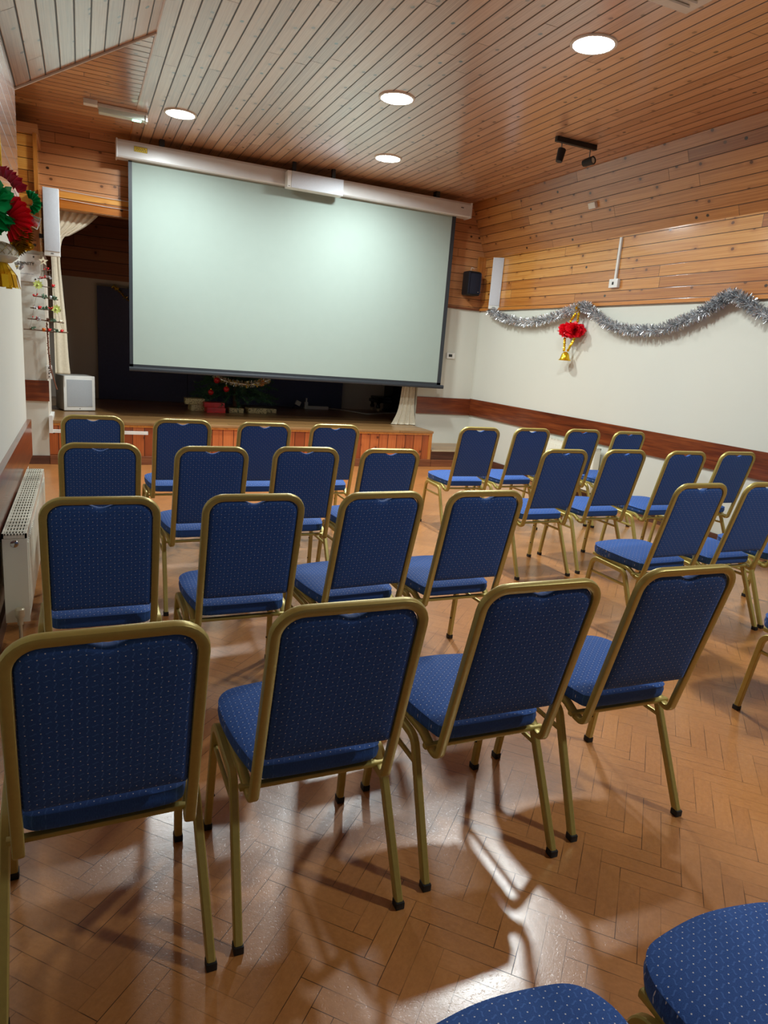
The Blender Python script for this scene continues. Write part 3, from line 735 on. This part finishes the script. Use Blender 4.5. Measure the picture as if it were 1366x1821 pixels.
# ------------------------------------------------------------------ curtains
def drape(name, rows, mat, folds, amp, label, th=.004):
    """rows: list of (x_left, x_right, y, z) from top to bottom"""
    m = MB(); n = 60; pts = []
    cols = [catmull([r[:1]+(0, 0) for r in rows], 6), catmull([(r[1], 0, 0) for r in rows], 6), catmull([(r[2], 0, r[3]) for r in rows], 6)]
    for a, b, c in zip(*cols):
        row = []
        for k in range(n):
            t = k/(n-1); x = a.x+(b.x-a.x)*t
            row.append((x, c.x + amp*math.sin(t*folds*2*PI)+amp*.4*math.sin(t*folds*3.3*PI+1+c.z*2), c.z))
        pts.append(row)
    g = [[m.bm.verts.new(p) for p in r] for r in pts]
    for a, b in zip(g, g[1:]):
        for k in range(n-1): m._f([a[k], a[k+1], b[k+1], b[k]])
    o = m.build(name, mat, ang=180); md = o.modifiers.new('thick', 'SOLIDIFY'); md.thickness = th
    return tag(o, label, 'curtain')
# left curtain: gathered swag under the beam, tied back behind the speaker, then hanging straight
def left_curtain():
    m = MB(); n = 50; rows = []
    keys = [(-.34, .20, 2.70), (-.34, .165, 2.66), (-.34, .06, 2.56), (-.34, -.09, 2.455), (-.33, -.17, 2.40), (-.295, -.205, 2.2), (-.292, -.185, 1.83), (-.29, -.16, 1.46), (-.29, -.145, 1.1), (-.29, -.13, .915)]
    A = catmull([(k[0], k[1], k[2]) for k in keys], 6)
    for p in A:
        row = []
        for k in range(n):
            t = k/(n-1); up = min(1, max(0, (p.z-2.3)/.15)); am = .006 + .022*max(0, (p.y+.2))
            sag = (1-t)*max(0, p.z-2.4)*.0
            row.append((p.x+(p.y-p.x)*t, 8.93+am*math.sin(t*(2.2+5*up)*2*PI)+.004*math.sin(t*17+p.z), p.z - (0.0 if p.z < 2.4 else (t)*0.0)+sag))
        rows.append(row)
    g = [[m.bm.verts.new(p) for p in r] for r in rows]
    for a, b in zip(g, g[1:]):
        for k in range(n-1): m._f([a[k], a[k+1], b[k+1], b[k]])
    o = m.build('stage_curtain', M['cloth'], ang=180); md = o.modifiers.new('thick', 'SOLIDIFY'); md.thickness = .004
    return tag(o, 'cream curtain swagged under the beam, hanging behind the left column speaker', 'curtain')
left_curtain()
drape('stage_curtain', [(4.13, 4.31, 8.84, 2.7), (4.13, 4.31, 8.84, 1.4), (4.10, 4.31, 8.83, .95), (4.06, 4.31, 8.81, .68), (3.98, 4.32, 8.77, .53), (3.94, 4.32, 8.75, .478)], M['cloth'], 4, .011, 'cream curtain pooling on the stage at the right of the screen')

# ------------------------------------------------------------------ stage contents
bp = thing('stage_backdrop', (2.1, SB-.05, SZ), 'tall black backdrop panel at the rear of the stage behind the screen', 'backdrop')
for k in range(3):
    x0 = -1.89+k*1.25; MB().box((x0, -.03, 0), (x0+1.245, .03, 1.575), .004).build('panel', M['backdrop'], bp, smooth=False)
# upright piano
pn = thing('upright_piano', (4.77, 10.56, SZ), 'black piano at the stage rear beside the right curtain', 'piano', 0)
MB().box((-.05, -.06, .03), (.55, .31, 1.0), .01).build('case', M['piano'], pn)
MB().box((-.32, -.06, .15), (-.052, .31, .205), .012).build('key_bed', M['piano'], pn)
MB().box((-.30, -.05, .205), (-.052, .30, .25), .02).build('fallboard', M['piano'], pn)
for y in (0.0, .26):
    lg = MB().lathe([(.03, .06), (.035, .09), (.022, .12), (.035, .15)], (-.27, y, 0), 14).build('leg', M['piano'], pn)
    MB().ball((-.27, y, .03), .03, 8).build('caster', M['brass'], lg)
MB().box((-.06, -.07, 0), (.56, .32, .03)).build('plinth', M['piano'], pn)

# christmas tree
xt = thing('christmas_tree', (2.02, 10.05, SZ), 'dark green artificial christmas tree on stage, top hidden by the screen', 'christmas tree')
MB().lathe([(.16, 0), (.16, .02), (.03, .05), (.028, 1.5), (.001, 1.55)], n=14).build('trunk', M['brown'], xt)
mb = MB(); rt = random.Random(11)
def needle(mb, p, d, L, w):
    d = d.normalized(); s = d.cross(Vector((rt.uniform(-1, 1), rt.uniform(-1, 1), rt.uniform(-1, 1)))).normalized()*w
    mb._f([mb.bm.verts.new(p-s), mb.bm.verts.new(p+s), mb.bm.verts.new(p+d*L)])
for tier in range(15):
    z = .21+tier*.09; rad = .66*(1-tier/16.5); nb = max(6, int(20*(1-tier/18)))
    for b in range(nb):
        a = 2*PI*(b+rt.random()*.6)/nb + tier; L = rad*rt.uniform(.8, 1.05)
        tip = Vector((math.cos(a)*L, math.sin(a)*L, z - .02 - L*.12 + rt.uniform(-.03, .05))); base = Vector((0, 0, z+.06))
        mb.sweep([base, base.lerp(tip, .5)+Vector((0, 0, .02)), tip], .01, .01, round_=True, n=4)
        for k in range(70):
            t = .15+.87*k/70; p = base.lerp(tip, t); d = (tip-base).normalized()*.6+Vector((rt.uniform(-1, 1), rt.uniform(-1, 1), rt.uniform(-.8, .9)))
            needle(mb, p, d, rt.uniform(.05, .09), .005)
mb.build('foliage', M['needle'], xt, smooth=False)
def bauble(x, y, z, r, mat, label, name='bauble'):
    t = thing(name, (x, y, z), label, 'bauble', 0, 'baubles on the christmas tree')
    MB().ball((0, 0, 0), r, 10).build('ball', mat, t); MB().lathe([(.008, r-.002), (.008, r+.012), (.001, r+.012)], n=10).build('cap', M['goldfoil'], t)
bauble(1.68, 9.62, .90, .042, M['red'], 'red bauble highest on the left side of the christmas tree')
bauble(1.60, 9.60, .735, .038, M['red'], 'red bauble lowest on the left side of the christmas tree')
bauble(1.80, 9.56, .79, .040, M['red'], 'red bauble nearest the middle of the christmas tree')
bauble(2.29, 9.60, .90, .05, M['orange'], 'orange bauble on the right side of the christmas tree')
def tinsel(name, pts, rad, n, mats, label, w=.0035, per=10, cat='tinsel garland'):
    m = MB(); P = catmull(pts, per); rr_ = random.Random(21); L = len(P)-1
    m.sweep(P, rad*.35, rad*.35, (0, 0, 1), round_=True, n=6)
    for k in range(n):
        f = rr_.random()*L; i = min(int(f), L-1); p = P[i].lerp(P[i+1], f-i); t = (P[i+1]-P[i]).normalized()
        d = Vector((rr_.gauss(0, 1), rr_.gauss(0, 1), rr_.gauss(0, 1))); d = (d - t*d.dot(t)*.6).normalized()
        q = p+d*rad*rr_.uniform(.75, 1.12); s = d.cross(Vector((rr_.uniform(-1, 1), rr_.uniform(-1, 1), rr_.uniform(-1, 1)))).normalized()*w
        a = p+d*rad*.1; mid = a.lerp(q, .5)+s*rr_.uniform(-1.5, 1.5)
        m.mi = rr_.randrange(len(mats)); va, vb, vc, vd = (m.bm.verts.new(a-s), m.bm.verts.new(a+s), m.bm.verts.new(mid+s), m.bm.verts.new(mid-s)); ve, vf = m.bm.verts.new(q+s*.7), m.bm.verts.new(q-s*.7)
        m._f([va, vb, vc, vd]); m._f([vd, vc, ve, vf])
    return tag(m.build(name, mats, smooth=False), label, cat)
tinsel('tinsel_garland', [(1.66, 9.66, .97), (1.78, 9.58, .90), (1.95, 9.52, .88), (2.1, 9.50, .875), (2.25, 9.55, .90), (2.42, 9.62, .95)], .05, 900, [M['silver'], M['pearl'], M['goldfoil']], 'pale silver tinsel wrapped across the christmas tree under the screen')
def gift(x, y, z, sx, sy, sz, rz, mat, label, bow=False):
    t = thing('gift_box', (x, y, z), label, 'gift', rz, 'wrapped gifts under the christmas tree')
    MB().box((-sx/2, -sy/2, 0), (sx/2, sy/2, sz), .006).build('box', mat, t)
    return t
gift(1.455, 9.72, SZ, .24, .2, .085, .1, M['gift'], 'gold patterned gift at the lower left of the gift pile')
gift(1.40, 9.73, SZ+.085, .26, .2, .08, -.05, M['gift'], 'gold patterned gift stacked at the far left of the gift pile')
gift(1.65, 9.55, SZ, .25, .18, .07, .05, M['gift_red'], 'red wrapped gift lying on the stage floor under the tree')
gift(1.635, 9.56, SZ+.07, .27, .18, .065, -.03, M['gift_red'], 'red wrapped gift stacked on top of the other red gift')
gift(1.945, 9.62, SZ, .2, .16, .065, 0, M['gift'], 'gold patterned gift in the middle, right of the red gifts')
gift(2.235, 9.64, SZ, .26, .18, .075, .05, M['gift'], 'long gold patterned gift on the right of the gift row')
gift(2.46, 9.78, SZ, .19, .16, .06, -.1, M['gift'], 'small gold gift at the far right end of the gift row')
# extension lead
ex = thing('extension_lead', (3.43, 10.58, SZ), 'white extension lead with plugs and trailing cable on the stage', 'extension lead')
MB().box((-.2, -.03, 0), (.2, .03, .05), .006).build('socket_bar', M['white'], ex)
for x, h in ((-.17, .11),): MB().box((x-.025, -.025, .05), (x+.025, .025, h), .005).box((x-.008, -.01, h), (x+.012, .01, h+.06)).build('plug', M['white'], ex)
MB().sweep(catmull([(.2, 0, .02), (.35, .1, .0085), (.5, -.15, .0085), (.66, -.5, .0085), (.86, -.42, .0085), (1.05, -.3, .0085), (1.35, -.17, .0085)], 8), .014, .014, round_=True).build('cable', M['cable'], ex)
pa = thing('plug_adapter', (3.13, 10.6, SZ), 'small pale adapter on a dark lead left of the extension lead', 'adapter')
MB().box((-.04, -.03, .05), (.04, .03, .12), .006, rot=Matrix.Rotation(.4, 3, 'Y')).build('body', M['ring'], pa)
MB().sweep(catmull([(0, 0, .06), (-.06, -.03, .05), (-.1, -.05, .006), (-.02, .1, .006)], 6), .012, .012, round_=True).build('lead', M['black'], pa)
tinsel('gold_sprig', [(.42, SB-.13, 2.06), (.5, SB-.13, 2.0), (.56, SB-.13, 1.93), (.66, SB-.13, 1.86)], .035, 120, [M['goldfoil'], M['net']], 'gold tinsel strand hanging at the top of the black backdrop', cat='tinsel strand')

# ------------------------------------------------------------------ christmas decorations
xg = XR-.085
tinsel('tinsel_garland', [(xg, 8.36, 2.107), (xg, 8.1, 2.03), (xg, 7.87, 1.985), (xg, 7.49, 1.95), (xg, 7.07, 1.984), (xg, 6.73, 2.05), (xg, 6.45, 2.108), (xg, 6.33, 2.087), (xg, 6.07, 1.962), (xg, 5.8, 1.88), (xg, 5.5, 1.857), (xg, 5.22, 1.87), (xg, 4.98, 1.935), (xg, 4.76, 2.015), (xg, 4.6, 2.10), (xg, 4.48, 2.15), (xg, 4.33, 2.10), (xg, 4.15, 2.0), (xg, 3.8, 1.9), (xg, 3.3, 1.88), (xg, 2.8, 2.0), (xg, 2.45, 2.1)],
       .068, 10500, [M['silver'], M['silver'], M['silver_dim']], 'long silver tinsel garland draped in swags along the right wall', w=.003)
def foilburst(mb, c, r, n, rr_, sq=1.0, jag=.25):
    """many folded foil triangles bursting from a centre"""
    for k in range(n):
        d = Vector((rr_.gauss(0, 1), rr_.gauss(0, 1), rr_.gauss(0, 1)*sq)).normalized(); s = d.cross(Vector((rr_.uniform(-1, 1), rr_.uniform(-1, 1), rr_.uniform(-1, 1)))).normalized()
        L = r*rr_.uniform(1-jag, 1.05); d2 = Vector((d.x, d.y, d.z*sq)); c_ = Vector(c)
        v = [mb.bm.verts.new(c_+d2*L*.15), mb.bm.verts.new(c_+d2*L*.75+s*r*.28), mb.bm.verts.new(c_+d2*L), mb.bm.verts.new(c_+d2*L*.75-s*r*.28)]
        mb._f([v[0], v[1], v[2]]); mb._f([v[0], v[2], v[3]])
rh = random.Random(9)
hx = XR-.1
hg = thing('hanging_decoration', (hx, 6.55, 2.1), 'red and gold foil hanging decoration with gold bell on the right wall', 'decoration')
def beadchain(mb, a, b, n, r, rr_):
    a, b = Vector(a), Vector(b)
    for k in range(n):
        p = a.lerp(b, (k+.5)/n); mb.lathe([(.001, -r*1.3), (r, -r*.3), (r*.8, r*.5), (.001, r*1.2)], p, 6, Matrix.Rotation(rr_.uniform(0, 3), 3, 'Z') @ Matrix.Rotation(rr_.uniform(-.5, .5), 3, 'X'))
for a, b in (((0, -.09, 0), (0, .045, -.16)), ((0, -.09, 0), (0, -.09, -.16)), ((0, .10, -.33), (0, .08, -.48)), ((0, -.08, -.33), (0, .02, -.48))):
    mb = MB(); beadchain(mb, a, b, 6, .017, rh); mb.build('bead_chain', M['goldfoil'], hg)
mb = MB(); foilburst(mb, (0, -.06, -.245), .13, 160, rh, .75); foilburst(mb, (0, .05, -.245), .13, 160, rh, .75); mb.build('red_rosette', M['redfoil'], hg, smooth=False)
mb = MB(); foilburst(mb, (0, -.09, -.01), .05, 50, rh); mb.build('gold_bow', M['goldfoil'], hg, smooth=False)
MB().lathe([(.008, .1), (.02, .095), (.04, .075), (.048, .045), (.056, .02), (.075, .0), (.07, .0), (.04, .04), (.004, .09)], (0, .05, -.585), 20).build('bell', M['goldfoil'], hg)

# left hanging foil decoration, close to the camera
ld = thing('hanging_decoration', (-.285, 3.45, 1.9), 'green, red and gold foil hanging decoration at the left photo edge', 'decoration')
def fan(mb, c, r, a0, a1, n, th, tilt=None, r0=.015):
    """pleated foil fan in the xz plane with real pleat depth"""
    c = Vector(c); Rm = tilt or Matrix.Identity(3); prev = None
    for k in range(n+1):
        a = math.radians(a0+(a1-a0)*k/n); dy = th*(1 if k % 2 else -1); rr2 = r*(1.0 if k % 2 else .88)
        p = c+Rm @ Vector((r0*math.cos(a), dy*.2, r0*math.sin(a))); q = c+Rm @ Vector((rr2*math.cos(a), dy, rr2*math.sin(a)))
        cur = (mb.bm.verts.new(p), mb.bm.verts.new(q))
        if prev: mb._f([prev[0], prev[1], cur[1], cur[0]])
        prev = cur
rotz = lambda d: Matrix.Rotation(math.radians(d), 3, 'Z')
MB().sweep([(-.005, 0, .33), (-.003, 0, .17)], .006, .006, round_=True).build('hanging_cord', M['goldfoil'], ld)
mb = MB()
for d in (-35, -10, 15): fan(mb, (-.03, .03, .05), .138, 22, 100, 12, .012, rotz(d), .09)
mb.build('top_streamer', M['pinkfoil'], ld, smooth=False)
mb = MB()
for d in (-25, 0, 25): fan(mb, (.008, -.02, -.03), .105, -80, 82, 20, .016, rotz(d))
mb.build('red_rosette', M['redfoil'], ld, smooth=False)
mb = MB()
for d in (-25, 0, 30, 90): fan(mb, (-.045, -.03, 0), .105, 20, 340, 30, .02, rotz(d))
foilburst(mb, (-.03, -.05, .03), .085, 60, rh, 1.1)
mb.build('green_rosette', M['greenfoil'], ld, smooth=False)
mb = MB()
for d in (-30, 20): fan(mb, (.095, .02, .05), .05, -80, 100, 16, .012, rotz(d))
mb.build('green_fan', M['greenfoil'], ld, smooth=False)
mb = MB()
for d in (-35, 0, 35): fan(mb, (.0, 0, -.08), .11, -60, 10, 26, .012, rotz(d))
foilburst(mb, (.06, -.01, -.13), .05, 60, rh, .5)
mb.build('gold_fringe', M['goldfoil'], ld, smooth=False)
wb = MB().lathe([(.02, .04), (.052, .03), (.072, .008), (.07, -.018), (.045, -.04), (.015, -.047)], (-.022, -.02, -.165), 28).build('white_ball', M['pearl'], ld)
mb = MB()
for k in range(14):
    a = 2*PI*k/14
    for dr in (1, -1):
        pts = []
        for j in range(9):
            t = j/8; z = .033-.07*t; r = .018+.058*math.sin(PI*min(1, .18+t*.72)); aa = a+dr*t*.9; pts.append((-.022+r*math.cos(aa), -.02+r*math.sin(aa), -.165+z))
        mb.sweep(pts, .0022, .0022, round_=True, n=4)
mb.build('gold_net', M['net'], wb)
mb = MB()
for k in range(26):
    a = 2*PI*k/26; r1 = .066+.012*rh.random(); w = .013; t = Vector((-math.sin(a), math.cos(a), 0)); o_ = Vector((-.025, -.02, 0))
    p0 = o_+Vector((math.cos(a)*.028, math.sin(a)*.028, -.205)); p1 = o_+Vector((math.cos(a)*r1, math.sin(a)*r1, -.312+.015*rh.random())); pm = p0.lerp(p1, .5)+Vector((math.cos(a), math.sin(a), 0))*.012
    V = [mb.bm.verts.new(q) for q in (p0-t*w*.4, p0+t*w*.4, pm+t*w, pm-t*w, p1+t*w, p1-t*w)]
    mb._f([V[0], V[1], V[2], V[3]]); mb._f([V[3], V[2], V[4], V[5]])
mb.build('gold_tassel', M['goldfoil'], ld, smooth=False)
mb = MB(); foilburst(mb, (.048, 0, -.21), .024, 30, rh); mb.build('silver_star', M['silver'], ld, smooth=False)
MB().lathe([(.006, .03), (.018, .026), (.022, .01), (.026, -.02), (.024, -.02), (.004, .02)], (.11, .02, -.025), 16, Matrix.Rotation(math.radians(-70), 3, 'Y')).build('silver_bell', M['silver'], ld)

# hanging twig tree on the pier
tt = thing('twig_tree', (-.33, 8.0, 1.4), 'hanging ladder of decorated twigs shaped like a tree, by the left pier', 'decoration')
Z0 = 1.4; X0 = -.33
def rel(x, z, y=0): return (x-X0, y, z-Z0)
mb = MB(); sp_ = []
for k in range(10):
    a = PI/2+2*PI*k/10; r = .046 if k % 2 == 0 else .02; sp_.append((r*math.cos(a), r*math.sin(a)))
mb.loft([[(rel(-.335, 2.07)[0]+x, -.008, rel(0, 2.07)[2]+z) for x, z in sp_], [(rel(-.335, 2.07)[0]+x, .008, rel(0, 2.07)[2]+z) for x, z in sp_]])
sta = mb.build('star', M['wood_star'], tt, smooth=False); MB().ball((rel(-.335, 2.07)[0], -.011, rel(0, 2.07)[2]), .007, 8).build('star_button', M['brown'], sta)
rows = [(-.355, -.27, 1.978, 1.992), (-.392, -.262, 1.90, 1.912), (-.416, -.233, 1.826, 1.83), (-.437, -.21, 1.728, 1.71), (-.468, -.188, 1.607, 1.604), (-.495, -.163, 1.5, 1.49), (-.535, -.125, 1.397, 1.39)]
rw = random.Random(4)
for i, (xa, xb, za, zb_) in enumerate(rows):
    pts = [Vector(rel(xa, za)).lerp(Vector(rel(xb, zb_)), t)+Vector((0, 0, rw.uniform(-.004, .004))) for t in (0, .2, .4, .6, .8, 1)]
    tw = MB(); tw.sweep(catmull(pts, 4), .014 if i > 2 else .009, .014 if i > 2 else .009, round_=True, n=7); tw = tw.build('twig', M['twig'], tt)
    orn = {0: [('berry_sprig', .5, 'red')], 1: [('berry_sprig', .35, 'red'), ('silver_ribbon', .75, 'silver')], 2: [('lime_flower', .15, 'lime'), ('red_bird', .88, 'red')],
           3: [('berry_sprig', .08, 'red'), ('fir_sprig', .45, 'sprig'), ('silver_cone', .7, 'silver'), ('fir_sprig', .85, 'sprig')],
           4: [('silver_ribbon', .2, 'silver'), ('red_bauble', .3, 'red'), ('fir_sprig', .48, 'sprig'), ('berry_sprig', .68, 'red'), ('lime_flower', .85, 'lime')],
           5: [('berry_sprig', .2, 'red'), ('silver_ribbon', .3, 'silver'), ('pine_cone', .55, 'brown'), ('fir_sprig', .7, 'sprig'), ('white_bead', .9, 'pearl')],
           6: [('fir_sprig', .22, 'sprig'), ('pine_cone', .45, 'orange'), ('red_bauble', .57, 'red'), ('fir_sprig', .72, 'sprig'), ('red_bauble', .85, 'red')]}[i]
    for nm, t, mt in orn:
        c = Vector(pts[0]).lerp(Vector(pts[-1]), t)+Vector((0, -.012, .012)); mb = MB()
        if nm in ('red_bauble', 'white_bead', 'red_bird'): mb.ball(c, .0145, 8); mb.ball(c+Vector((.014, 0, .006)), .008, 6)
        elif nm in ('pine_cone', 'silver_cone'): foilburst(mb, c, .022, 40, rw, 1.1); mb.ball(c, .013, 6)
        elif nm == 'lime_flower':
            for k in range(9):
                a = 2*PI*k/9; d = Vector((math.cos(a), -.15, math.sin(a))); s = Vector((-math.sin(a), 0, math.cos(a)))*.012
                mb._f([mb.bm.verts.new(q) for q in (c, c+d*.028+s, c+d*.05, c+d*.028-s)])
            mb.ball(c+Vector((0, -.008, 0)), .011, 6)
        elif nm == 'berry_sprig':
            for k in range(8): mb.ball(c+Vector((rw.uniform(-.026, .026), rw.uniform(-.01, .01), rw.uniform(-.01, .018))), .006, 5)
        else: foilburst(mb, c, .036, 26, rw, .8, .4)
        mb.build(nm, M[mt], tw)
    if i:
        for f in (.12, .88):
            pa_, pb_ = rows[i-1], rows[i]
            a = Vector(rel(pa_[0]+(pa_[1]-pa_[0])*f, pa_[2])); b = Vector(rel(pb_[0]+(pb_[1]-pb_[0])*f, pb_[2])); MB().sweep([a, b], .0025, .0025, round_=True, n=4).build('cord', M['twig'], tt)
MB().sweep([rel(-.335, 2.12), rel(-.325, 2.0), rel(-.328, 1.75), rel(-.324, 1.47)], .004, .004, round_=True, n=5).build('cord', M['twig'], tt)
mb = MB(); mb.sweep(catmull([rel(-.324, 1.48), rel(-.318, 1.3), rel(-.309, 1.1), rel(-.285, .95), rel(-.247, .805)], 6), .014, .014, round_=True, n=7)
for k in range(26): mb.ball(rel(-.324+.02*(k/26)+rw.uniform(-.006, .006), 1.46-.5*k/26, -.006), .008, 5)
mb.build('stem', M['brown'], tt)

# ------------------------------------------------------------------ camera, world, view
cam = bpy.data.cameras.new('camera'); co = bpy.data.objects.new('camera', cam); C.objects.link(co)
r = Vector((.91626097, -.39316311, .07673718)); u = Vector((.02119258, .2388726, .97081963)); f = Vector((.40002088, .88789788, -.22720178))
co.matrix_world = Matrix(((r.x, u.x, -f.x, 0), (r.y, u.y, -f.y, 0), (r.z, u.z, -f.z, 1.4498), (0, 0, 0, 1)))
cam.sensor_fit = 'HORIZONTAL'; cam.sensor_width = 36; cam.lens = 36*1215.41/1366; cam.clip_start = .02; cam.clip_end = 100
sc.camera = co
w = bpy.data.worlds.new('world'); sc.world = w; w.use_nodes = True
w.node_tree.nodes['Background'].inputs[0].default_value = (.5, .52, .55, 1); w.node_tree.nodes['Background'].inputs[1].default_value = .05
vs = sc.view_settings; vs.view_transform = 'Standard'; vs.look = 'None'; vs.gamma = 1; vs.use_curve_mapping = False; vs.exposure = 0.2
sc.cycles.max_bounces = 8; sc.cycles.diffuse_bounces = 5; sc.cycles.glossy_bounces = 4; sc.cycles.sample_clamp_indirect = 6; sc.cycles.use_denoising = True
